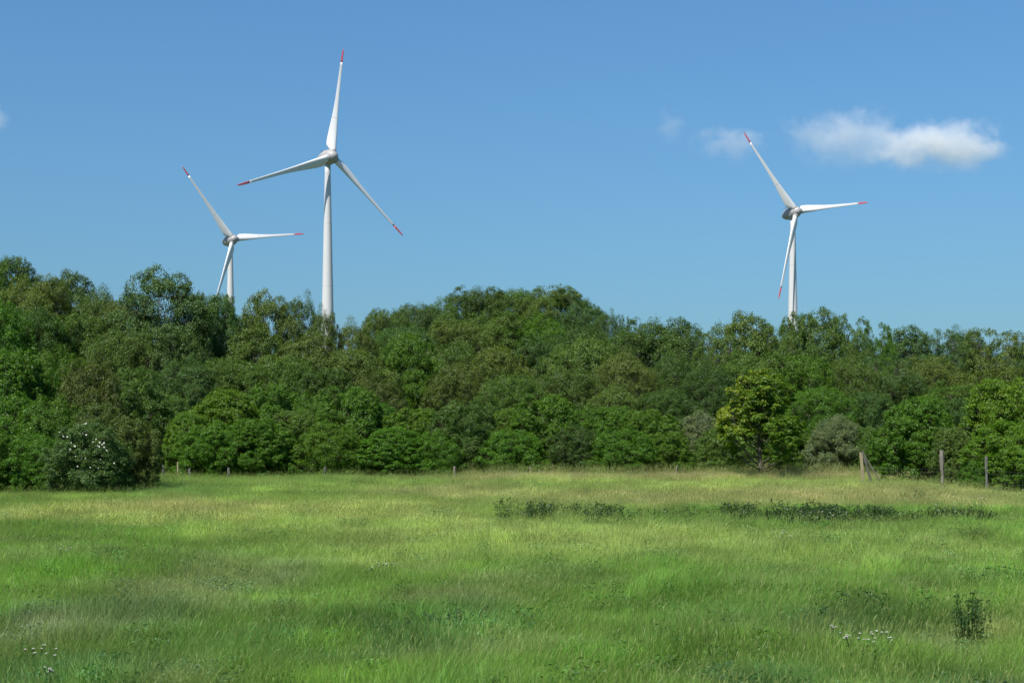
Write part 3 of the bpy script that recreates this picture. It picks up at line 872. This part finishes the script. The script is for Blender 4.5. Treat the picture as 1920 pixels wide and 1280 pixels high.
# ------------------------------------------------------------------ grass
def tuft_mesh(seed, nb, rad, h0, h1, width, lean=(.15, .5), seedheads=0, wind=.12):
    r = np.random.default_rng(seed)
    V = []; Q = []; T = []; lv = []; cv = []; lvT = []; cvT = []; n = 0
    for i in range(nb + seedheads):
        head = i >= nb
        a = r.uniform(0, 6.28); d = rad * math.sqrt(r.random())
        b = np.array([d * math.cos(a), d * math.sin(a), -.03])
        h = r.uniform(h0, h1) * (1.3 if head else 1)
        la = r.uniform(0, 6.28); l = r.uniform(*lean) * h * (.45 if head else 1)
        off = np.array([math.cos(la) * l + wind * h, math.sin(la) * l, 0])
        w = width * r.uniform(.6, 1.3) * (.6 if head else 1)
        fa = r.uniform(0, 3.14); s = np.array([math.cos(fa), math.sin(fa), 0]) * w
        ps = [b, b + off * .22 + (0, 0, h * .42), b + off * .6 + (0, 0, h * .78), b + off * 1.0 + (0, 0, h * r.uniform(.88, 1.0))]
        V += [ps[0] - s * .5, ps[0] + s * .5, ps[1] - s * .5, ps[1] + s * .5, ps[2] - s * .35, ps[2] + s * .35, ps[3]]
        Q += [(n, n + 1, n + 3, n + 2), (n + 2, n + 3, n + 5, n + 4)]; T += [(n + 4, n + 5, n + 6)]
        n += 7
        x = r.random(); dry = 1.0 if (r.random() < .035) else 0.0
        c0 = .55 if head else dry * .8
        lv += [x, x]; lvT += [x]; cv += [c0 * .6, c0 * .8]; cvT += [c0]
        if head:
            # panicle: two crossed slim diamonds
            tip = ps[3]; dr = (ps[3] - ps[2]); dr /= np.linalg.norm(dr); L = h * r.uniform(.14, .24)
            for q in range(2):
                ss = np.array([math.cos(fa + q * 1.57), math.sin(fa + q * 1.57), 0]) * r.uniform(.003, .006)
                V += [tip - dr * .02, tip + dr * L * .45 + ss, tip + dr * L, tip + dr * L * .45 - ss]
                Q += [(n, n + 1, n + 2, n + 3)]; n += 4
                lv += [x]; cv += [r.uniform(.6, 1.0)]
    me = mesh_np('grass_tuft', np.array(V), [np.array(Q), np.array(T)], M_GRASS, face_attr={'lv': lv + lvT, 'cv': cv + cvT})
    return me

gcol = bpy.data.collections.new('grass_tufts')
tufts = []
for i in range(6): tufts.append(tuft_mesh(100 + i, 170, .38, .20, .48, .0032, seedheads=3))
for i in range(4): tufts.append(tuft_mesh(120 + i, 130, .38, .22, .50, .0032, seedheads=14, wind=.16))
for i in range(2): tufts.append(tuft_mesh(140 + i, 120, .32, .34, .58, .0050, lean=(.2, .6), seedheads=0))
for i, me in enumerate(tufts):
    o = bpy.data.objects.new('tuft_%02d' % i, me); gcol.objects.link(o)

def herb_mesh(seed):
    r = np.random.default_rng(seed); n = 70
    t = r.random(n) ** .7; a = r.uniform(0, 6.28, n); d = r.uniform(.02, .20, n)
    P = np.stack([np.cos(a) * d, np.sin(a) * d, .12 + t * .34], 1)
    N = np.stack([np.cos(a) * .5, np.sin(a) * .5, np.full(n, .8)], 1) + r.normal(0, .3, (n, 3))
    N /= np.linalg.norm(N, axis=1, keepdims=True)
    V, Q = leaves(P, N, .055, r, .5)
    return mesh_np('herb', V, Q, M_GRASS, face_attr={'lv': r.random(n) * .7, 'cv': np.zeros(n)})
for i in range(3):
    o = bpy.data.objects.new('tuft_%02d' % (12 + i), herb_mesh(160 + i)); gcol.objects.link(o)

def meadow():
    r = np.random.default_rng(42)
    # density falls with distance: tufts overlap more in the picture there
    chunks = []
    for (y0, y1, dens) in ((11, 24, 30), (24, 40, 24), (40, 60, 18), (60, 90, 14)):
        wx = y1 * .36 * 1.22 + 3
        n = int((y1 - y0) * wx * 2 * dens)
        chunks.append(np.stack([r.uniform(-wx, wx, n), r.uniform(y0, y1, n)], 1))
    P = np.concatenate(chunks); x = P[:, 0]; y = P[:, 1]
    px = 960 + x / y * F                                    # for describing patches
    row = HOR + (CAMZ - .4) / y * F
    n = len(P)
    def N(s, k): return vnoise(x, y, s, k)
    # patchiness in world metres
    big = N(7, 1) * .5 + N(3.2, 2) * .5
    mid_ = N(1.6, 3); sm = N(.6, 4)
    base = np.array([.160, .280, .034])
    yellow = np.array([.335, .395, .085]); blue = np.array([.110, .225, .042]); dark = np.array([.095, .200, .020])
    brown = np.array([.42, .36, .130]); mauve = np.array([.280, .245, .125]); pale = np.array([.50, .50, .14])
    C = np.tile(base, (n, 1))
    def mix(C, col, f):
        f = np.clip(f, 0, 1)[:, None]; return C * (1 - f) + col * f
    fresh = np.array([.16, .29, .030])
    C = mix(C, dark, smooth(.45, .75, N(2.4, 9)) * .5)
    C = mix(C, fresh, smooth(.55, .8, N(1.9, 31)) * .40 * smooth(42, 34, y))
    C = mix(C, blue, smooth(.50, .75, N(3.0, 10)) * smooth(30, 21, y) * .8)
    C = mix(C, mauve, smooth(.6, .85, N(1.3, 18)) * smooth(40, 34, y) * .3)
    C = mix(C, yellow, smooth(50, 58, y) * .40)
    # swathes and patches of the meadow: centre, half widths, colour, strength
    def patch(cx, cr, rx, rr, col, st, k, ns=1.6):
        q = ((px - cx) / rx) ** 2 + ((row - cr) / rr) ** 2
        fr = N(ns, k) - .5
        return np.clip(smooth(1.9, .15, q + fr * 1.6), 0, 1) * st
    S_ = [(850, 1000, 480, 42, yellow, .85, 41, 2.5), (1420, 1018, 420, 26, yellow, .40, 42, 2.5), (520, 952, 460, 17, pale, .70, 43, 3),
          (120, 948, 240, 14, pale, .55, 44, 3), (1480, 928, 470, 15, brown, .75, 45, 3), (860, 915, 170, 9, brown, .55, 46, 3),
          (330, 938, 200, 8, brown, .5, 47, 3), (1450, 903, 420, 12, yellow, .6, 48, 3), (1250, 970, 260, 16, dark, .65, 49, 2),
          (1500, 978, 200, 14, dark, .7, 50, 2), (330, 1012, 300, 26, dark, .45, 51, 2), (480, 895, 220, 8, blue, .35, 52, 3),
          (300, 912, 130, 9, blue, .6, 53, 2),
          (440, 1062, 130, 22, mauve, .37, 54, 1), (320, 1100, 150, 26, mauve, .35, 55, 1), (130, 1165, 180, 22, mauve, .30, 56, 1),
          (840, 1108, 140, 20, mauve, .40, 57, 1), (1010, 1062, 120, 16, mauve, .25, 58, 1), (1010, 1190, 110, 12, mauve, .30, 59, 1),
          (1630, 1170, 240, 12, mauve, .22, 60, 1), (1860, 1165, 70, 16, pale, .5, 61, 1),
          (1250, 1100, 280, 60, dark, .45, 62, 2), (1650, 1110, 230, 50, dark, .4, 63, 2), (640, 1150, 190, 34, dark, .8, 64, 1.6),
          (520, 1190, 260, 26, blue, .8, 65, 1.6), (180, 1245, 240, 34, blue, .7, 66, 1.6), (845, 1195, 70, 22, blue, .9, 67, 1),
          (1120, 1230, 130, 40, dark, .7, 68, 1.5), (1420, 1150, 300, 40, blue, .35, 69, 2), (1500, 1250, 140, 26, blue, .8, 70, 1.5),
          (1830, 1255, 130, 26, blue, .8, 71, 1.5), (620, 1180, 55, 12, fresh, .9, 72, 1), (560, 1255, 160, 24, fresh, .7, 73, 1.2),
          (350, 1262, 90, 16, brown, .25, 74, 1), (1200, 1262, 120, 18, fresh, .8, 75, 1), (1350, 1200, 200, 24, fresh, .35, 76, 1.5)]
    for (cx, cr, rx, rr, col, st, k, ns) in S_:
        C = mix(C, col, patch(cx, cr, rx, rr, col, st, k, ns))
    sw = patch(850, 1000, 430, 36, None, 1, 41, 2.5); sw2 = patch(520, 952, 460, 17, None, 1, 43, 3)
    b1 = patch(1480, 928, 470, 15, None, 1, 45, 3)
    m1 = patch(440, 1062, 130, 22, None, 1, 54, 1) + patch(320, 1100, 150, 26, None, 1, 55, 1) + patch(840, 1108, 140, 20, None, 1, 57, 1)
    # tall red-brown grasses right at the hedge foot
    edge = smooth(71, 74, y) * smooth(-14, 4, x + (N(4, 20) - .5) * 10)
    C = mix(C, np.array([.40, .29, .14]), edge * .6)
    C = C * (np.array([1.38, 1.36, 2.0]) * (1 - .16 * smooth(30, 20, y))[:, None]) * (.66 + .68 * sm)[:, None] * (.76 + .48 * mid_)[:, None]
    idx = r.integers(0, 6, n)
    seedy = np.clip(.12 + .10 * smooth(24, 36, y) + sw2 * .5 + b1 * .6 + m1 * .5 + edge * .5 + sw * .25, 0, .85)
    idx = np.where(r.random(n) < seedy, 6 + r.integers(0, 4, n), idx)
    lush = (N(1.8, 21) > .70) & (y < 40)
    idx = np.where(lush & (r.random(n) < .6), 10 + r.integers(0, 2, n), idx)
    herb = (r.random(n) < 0.015 + .13 * smooth(.66, .85, N(.9, 23)) * (y < 48))
    idx = np.where(herb, 12 + r.integers(0, 3, n), idx)
    C = np.where(herb[:, None], C * np.array([.62, .78, .85]), C)
    hs = (.50 + .75 * N(1.7, 22) + .25 * big) * np.where(edge > .3, 1.45, 1.0) * np.where(lush, 1.12, 1.0)
    hs *= np.where(y > 58, 1.0, .95)
    sxy = r.uniform(.85, 1.25, n)
    # keep clear of the turbine-side bushes' trunks: nothing needed, grass grows right up to them
    me = bpy.data.meshes.new('grass')
    me.vertices.add(n)
    co = np.stack([x, y, ground_h(x, y)], 1).astype(np.float32)
    me.vertices.foreach_set('co', co.ravel())
    a = me.attributes.new('rot', 'FLOAT_VECTOR', 'POINT')
    rot = np.stack([(N(1.3, 24) - .5) * .5 + r.normal(0, .1, n), (N(1.5, 25) - .4) * .6 + r.normal(0, .1, n), r.uniform(-.9, .9, n)], 1).astype(np.float32)
    a.data.foreach_set('vector', rot.ravel())
    a = me.attributes.new('scl', 'FLOAT_VECTOR', 'POINT')
    a.data.foreach_set('vector', np.stack([sxy, sxy, hs], 1).astype(np.float32).ravel())
    a = me.attributes.new('idx', 'INT', 'POINT'); a.data.foreach_set('value', idx.astype(np.int32))
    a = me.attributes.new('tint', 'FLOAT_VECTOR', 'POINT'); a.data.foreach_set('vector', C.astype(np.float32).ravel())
    o = link('grass', me, kind='stuff', label='tall uncut meadow grass, yellow-green with brown and dark patches', category='grass')
    ng = bpy.data.node_groups.new('grass_nodes', 'GeometryNodeTree')
    ng.interface.new_socket('Geometry', in_out='INPUT', socket_type='NodeSocketGeometry')
    ng.interface.new_socket('Geometry', in_out='OUTPUT', socket_type='NodeSocketGeometry')
    L = ng.links
    gi = ng.nodes.new('NodeGroupInput'); go = ng.nodes.new('NodeGroupOutput')
    iop = ng.nodes.new('GeometryNodeInstanceOnPoints')
    ci = ng.nodes.new('GeometryNodeCollectionInfo')
    ci.inputs['Collection'].default_value = gcol
    ci.inputs['Separate Children'].default_value = True
    ci.inputs['Reset Children'].default_value = True
    def named(nm, ty):
        q = ng.nodes.new('GeometryNodeInputNamedAttribute'); q.data_type = ty
        q.inputs['Name'].default_value = nm; return q.outputs['Attribute']
    L.new(gi.outputs[0], iop.inputs['Points'])
    L.new(ci.outputs[0], iop.inputs['Instance'])
    iop.inputs['Pick Instance'].default_value = True
    L.new(named('idx', 'INT'), iop.inputs['Instance Index'])
    L.new(named('rot', 'FLOAT_VECTOR'), iop.inputs['Rotation'])
    L.new(named('scl', 'FLOAT_VECTOR'), iop.inputs['Scale'])
    L.new(iop.outputs[0], go.inputs[0])
    md = o.modifiers.new('grass', 'NODES'); md.node_group = ng
meadow()

# ------------------------------------------------------------------ nettles and other weeds
def weed_mesh(seed, xs, ys, hmin, hmax, leaf, per, slender=.05):
    """many upright leafy stems -> one mesh (leaves and stems)"""
    r = np.random.default_rng(seed)
    P = []; N = []
    stems = Acc()
    for x, y in zip(xs, ys):
        h = r.uniform(hmin, hmax); gz = float(ground_h(x, y))
        lx, ly = r.normal() * .06, r.normal() * .06
        stems.add(*tube([(x, y, gz), (x + lx, y + ly, gz + h)], [.005, .003], 3, False))
        k = int(per * h)
        t = r.uniform(.15, 1.0, k); a = r.uniform(0, 6.28, k); d = (1.15 - t) * slender + .03
        P.append(np.stack([x + lx * t + np.cos(a) * d, y + ly * t + np.sin(a) * d, gz + t * h], 1))
        N.append(np.stack([np.cos(a) * .45, np.sin(a) * .45, np.full(k, .9)], 1) + r.normal(0, .25, (k, 3)))
    P = np.concatenate(P); N = np.concatenate(N); N /= np.linalg.norm(N, axis=1, keepdims=True)
    V, Q = leaves(P, N, leaf, r, .5)
    SV = np.concatenate(stems.V); SQ = np.concatenate(stems.Q) + len(V)
    nf = len(Q) + len(SQ)
    return mesh_np('weeds', np.concatenate([V, SV]), [Q, SQ], M_LEAF, face_attr={'lv': r.random(nf), 'cv': r.uniform(.1, .5, nf)})

def nettles(px0, px1, D, depth, n, label, seed, h=(.6, .92), col=DARK, jag=1.0):
    r = np.random.default_rng(seed)
    x0 = (px0 - 960) / F * D; x1 = (px1 - 960) / F * D
    x = r.uniform(x0, x1, n * 3); y = D + r.normal(0, depth, n * 3)
    k = vnoise(x, y, 1.1, seed + 50) + r.random(n * 3) * .25 > .52
    x = x[k][:n]; y = y[k][:n]
    me = weed_mesh(seed, x, y, h[0], h[1], .085, 42, .12)
    me.name = 'nettle_patch'
    o = link('nettle_patch', me, label=label, category='nettles', kind='stuff', group='dark nettle patches in the meadow')
    o.color = tuple(c * 1.0 for c in col) + (1,)
NET = (.040, .078, .020)
nettles(1370, 1580, 44.5, 1.5, 520, 'densest dark nettle patch in the meadow right of centre', 301, (.40, .74), NET)
nettles(1560, 1690, 45.6, 1.0, 230, 'dark nettle strip joined to the right of the densest nettle patch', 302, (.36, .62), NET)
nettles(1690, 1850, 45.5, .8, 250, 'dark nettle strip farthest to the right in the meadow', 303, (.36, .62), NET)
nettles(990, 1085, 46.0, 1.1, 110, 'small dark nettle clump at the left end of the nettle row', 304, (.36, .66), NET)
nettles(1090, 1175, 44.6, 1.6, 120, 'loose nettle clump right of the leftmost one', 305, (.36, .62), NET)
nettles(1180, 1390, 45.5, 1.2, 110, 'thin nettle strip between the loose clump and the densest patch', 306, (.34, .56), NET)
nettles(930, 1000, 46.5, 1.0, 50, 'sparse nettles at the very left end of the nettle row', 307, (.38, .66), NET)

def lone_weed(px, row, nst, spread, h, leaf, col, label, seed, name='tall_weed'):
    D = F * CAMZ / (row - HOR)
    x = (px - 960) / F * D
    r = np.random.default_rng(seed)
    xs = r.normal(0, spread, nst); ys = r.normal(0, spread, nst)
    gz = float(ground_h(x, D))
    # build round the origin
    P = []; N = []; stems = Acc()
    for sx, sy in zip(xs, ys):
        hh = h * r.uniform(.6, 1.0)
        ex, ey = sx * 2.0 + r.normal() * .05, sy * 2.0 + r.normal() * .05
        stems.add(*tube([(sx, sy, -.05), ((sx + ex) / 2, (sy + ey) / 2, hh * .6), (ex, ey, hh)], [.006, .005, .002], 4, False))
        k = int(110 * hh); t = r.uniform(.12, 1, k); a = r.uniform(0, 6.28, k); d = (1.2 - t) * .13
        P.append(np.stack([sx + (ex - sx) * t + np.cos(a) * d, sy + (ey - sy) * t + np.sin(a) * d, t * hh], 1))
        N.append(np.stack([np.cos(a) * .5, np.sin(a) * .5, np.full(k, .8)], 1) + r.normal(0, .3, (k, 3)))
    P = np.concatenate(P); N = np.concatenate(N); N /= np.linalg.norm(N, axis=1, keepdims=True)
    V, Q = leaves(P, N, leaf, r, .28)
    t = empty(name, (x, D, gz), label=label, category='weed')
    o = link('foliage', mesh_np('foliage', V, Q, M_LEAF, face_attr={'lv': r.random(len(Q)), 'cv': r.uniform(.1, .6, len(Q))}), t)
    o.color = col + (1,)
    s = link('stem', stems.mesh('stem', M_LEAF), t); s.color = (.05, .09, .03, 1)
lone_weed(1818, 1232, 16, .09, .95, .06, (.045, .100, .024), 'tall dark feathery weed standing in the grass at lower right', 401)
lone_weed(845, 1218, 26, .14, .62, .05, (.035, .075, .035), 'dark bluish clump of weeds in the grass at bottom centre', 402)
lone_weed(1710, 948, 14, .3, .62, .07, (.05, .09, .04), 'greyish weed clump in the brown grass in front of the tall grey post', 403)
lone_weed(1553, 930, 12, .3, .55, .06, (.06, .095, .035), 'small grey-green weed clump in front of the grey willow bush', 404)

# umbel flowers
def umbel_plant(px, row, h, nh, spread, label, seed):
    D = F * (CAMZ - h) / (row - HOR); x = (px - 960) / F * D
    gz = float(ground_h(x, D)); r = np.random.default_rng(seed)
    t = empty('umbel_flower', (x, D, gz), label=label, category='wildflower', group='white umbel flowers in the meadow')
    st = Acc(); fl = Acc()
    for k in range(nh):
        ex, ey = r.normal(0, spread), r.normal(0, spread * .7); eh = h * r.uniform(.88, 1.06)
        st.add(*tube([(ex * .2, ey * .2, 0), (ex * .6, ey * .6, eh * .6), (ex, ey, eh)], [.004, .003, .002], 4, False))
        R = r.uniform(.009, .022)
        for j in range(10):
            a = r.uniform(0, 6.28); d = R * math.sqrt(r.random())
            c = np.array([ex + d * math.cos(a), ey + d * math.sin(a), eh + .012 + r.uniform(-.004, .006) - d * .15])
            s = r.uniform(.006, .011)
            fl.add(np.array([c + (s, 0, 0), c + (0, s, 0.002), c + (-s, 0, 0), c + (0, -s, .002), c + (0, 0, .006)]), None, np.array([(0, 1, 4), (1, 2, 4), (2, 3, 4), (3, 0, 4)]))
            st.add(*tube([(ex, ey, eh - .03), c], [.0012, .0008], 3, False))
    s = link('stem', st.mesh('stem', M_LEAF), t); s.color = (.10, .15, .05, 1)
    link('flower_head', fl.mesh('flower_head', M_PETAL), t)
umbel_plant(1612, 1190, .62, 14, .15, 'largest bunch of white umbels in the grass at lower right', 501)
umbel_plant(1652, 1184, .62, 7, .08, 'smaller bunch of white umbels just right of the largest one', 502)
umbel_plant(1563, 1170, .62, 4, .06, 'few pale umbels up left of the largest bunch at lower right', 503)
umbel_plant(64, 1212, .60, 6, .05, 'white umbels in the bottom left corner, upper ones', 504)
umbel_plant(96, 1214, .60, 3, .05, 'single flat umbel right beside the upper ones in the bottom left corner', 505)
umbel_plant(92, 1251, .60, 6, .04, 'white umbels lowest in the bottom left corner', 506)
umbel_plant(118, 1031, .65, 8, .14, 'pale umbels at the left in the middle of the meadow', 507)
umbel_plant(715, 1052, .65, 7, .16, 'pale umbels in the middle of the meadow left of centre', 508)
umbel_plant(1472, 998, .70, 9, .24, 'white umbels in front of the widest nettle patch', 509)
umbel_plant(1567, 962, .85, 8, .22, 'white umbels standing among the dark nettles', 510)
umbel_plant(1757, 948, .80, 9, .25, 'white umbels just above the nettle strip farthest to the right', 511)
umbel_plant(1838, 926, .85, 16, .36, 'white flowering plant near the foot of the far right post', 512)

# ------------------------------------------------------------------ fence posts
def post_mesh(h, w, seed, top=None, wob=.25):
    r = np.random.default_rng(seed); n = 10; secs = []
    ph = r.uniform(.75, 1.2, n)
    k = 9; cx = cy = 0
    for i in range(k):
        t = i / (k - 1); z = -.3 + (h + .3) * t
        cx += r.normal() * w * wob * .35; cy += r.normal() * w * .1
        rr = w / 2 * (1 + .12 * r.normal() * (0 < i < k - 1)) * (1.05 - .12 * t)
        zt = np.array([z + (r.normal() * w * .12 if i == k - 1 else 0) for _ in range(n)])
        secs.append(np.array([(cx + rr * ph[j] * math.cos(6.283 * j / n), cy + rr * ph[j] * .8 * math.sin(6.283 * j / n), zt[j]) for j in range(n)]))
    return ring_loft(secs, n)

def post(px, base_row, D, h, w, label, mat, seed, lean=0.0, name='fence_post', wob=.25):
    x = (px - 960) / F * D; gz = float(ground_h(x, D))
    V, Q, T = post_mesh(h, w, seed, wob=wob)
    o = link(name, mesh_np(name, V, [Q, T], mat, smooth_shade=False), label=label, category='fence post', group='old wooden fence posts round the meadow')
    o.location = (x, D, gz); o.rotation_euler = (0, lean, 0)
    return o
tz = lambda row, D: CAMZ + (HOR - row) / F * D
post(1767, 0, 63, tz(847, 63) - .0, .19, 'tall crooked grey post in front of the big round hazel', M_POST, 1)
post(1850, 0, 61, tz(858, 61), .11, 'half hidden grey post at far right in front of the bright leafy bush', M_POST_DARK, 2)
# braced corner post: one thing made of post and two struts
def braced():
    D = 66; x = (1615.5 - 960) / F * D; gz = float(ground_h(x, D)); hp = tz(848, D) - gz
    t = empty('braced_post', (x, D, gz), label='pale leaning corner post propped by two slanting struts', category='fence post', group='old wooden fence posts round the meadow')
    V, Q, T = post_mesh(hp, .16, 5, wob=.12)
    p = link('post', mesh_np('post', V, [Q, T], M_POST_PALE), t); p.rotation_euler = (0, -.07, 0); p.location = (.06, 0, 0)
    V, Q, T = post_mesh(1.9, .11, 6, wob=.1)
    s = link('strut', mesh_np('strut', V, [Q, T], M_POST_DARK), t, label='thick grey strut'); s.location = (.56, -.05, 0); s.rotation_euler = (0.03, -.29, 0)
    V, Q, T = post_mesh(2.05, .06, 7, wob=.2)
    s = link('strut', mesh_np('strut', V, [Q, T], M_POST), t, label='thin slanting rail'); s.location = (1.12, -.1, 0); s.rotation_euler = (0.03, -.55, 0)
braced()
post(852, 0, 75.6, tz(874, 75.6), .12, 'small pale post at the hedge below the dark dense rounded bush', M_POST, 11)
post(999, 0, 75.6, tz(875, 75.6), .10, 'small pale leaning post at the hedge just right of the centre', M_POST, 12, lean=-.2)
post(333, 0, 75.6, tz(866, 75.6), .07, 'thin upright stake at the left end of the far hedge', M_POST_PALE, 13, wob=.1)
post(304, 0, 75.6, tz(874, 75.6), .13, 'short grey post left of the thin upright stake', M_POST_DARK, 14)
post(355, 0, 75.6, tz(879, 75.6), .14, 'short grey stump right of the thin upright stake', M_POST_DARK, 15)
post(430, 0, 75.6, tz(876, 75.6), .13, 'short grey post under the big bright layered bush', M_POST_DARK, 16)
post(609, 0, 75.6, tz(876, 75.6), .13, 'short grey post at the hedge below the tall turbine', M_POST_DARK, 17)
post(1267, 0, 75.6, tz(873, 75.6), .10, 'small pale post left of the small yellow-tipped tree', M_POST, 18, lean=.08)

# sagging sheep-wire fence between the right-hand posts
def wire_fence():
    A = Vector(((1617 - 960) / F * 66, 66, 0)); B = Vector(((1767 - 960) / F * 63, 63.1, 0)); C = Vector(((1850 - 960) / F * 61, 61.1, 0)); Dp = Vector(((1990 - 960) / F * 58, 58, 0))
    acc = Acc()
    for p, q in ((A, B), (B, C), (C, Dp)):
        L = (q - p).length
        for k, z in enumerate((.15, .32, .5, .68, .86, 1.05, 1.2)):
            pts = []
            for i in range(7):
                t = i / 6; v = p.lerp(q, t); pts.append((v.x, v.y, z - .05 * math.sin(math.pi * t)))
            acc.add(*tube(pts, [.0014] * 7, 3, False))
        n = int(L / .2)
        for i in range(1, n):
            t = i / n; v = p.lerp(q, t); s = -.05 * math.sin(math.pi * t)
            acc.add(*tube([(v.x, v.y, .12 + s), (v.x, v.y, 1.2 + s)], [.0009] * 2, 3, False))
    link('wire_fence', acc.mesh('wire_fence', M_WIRE), label='thin rusty mesh wire strung between the posts on the right', category='fence')
wire_fence()
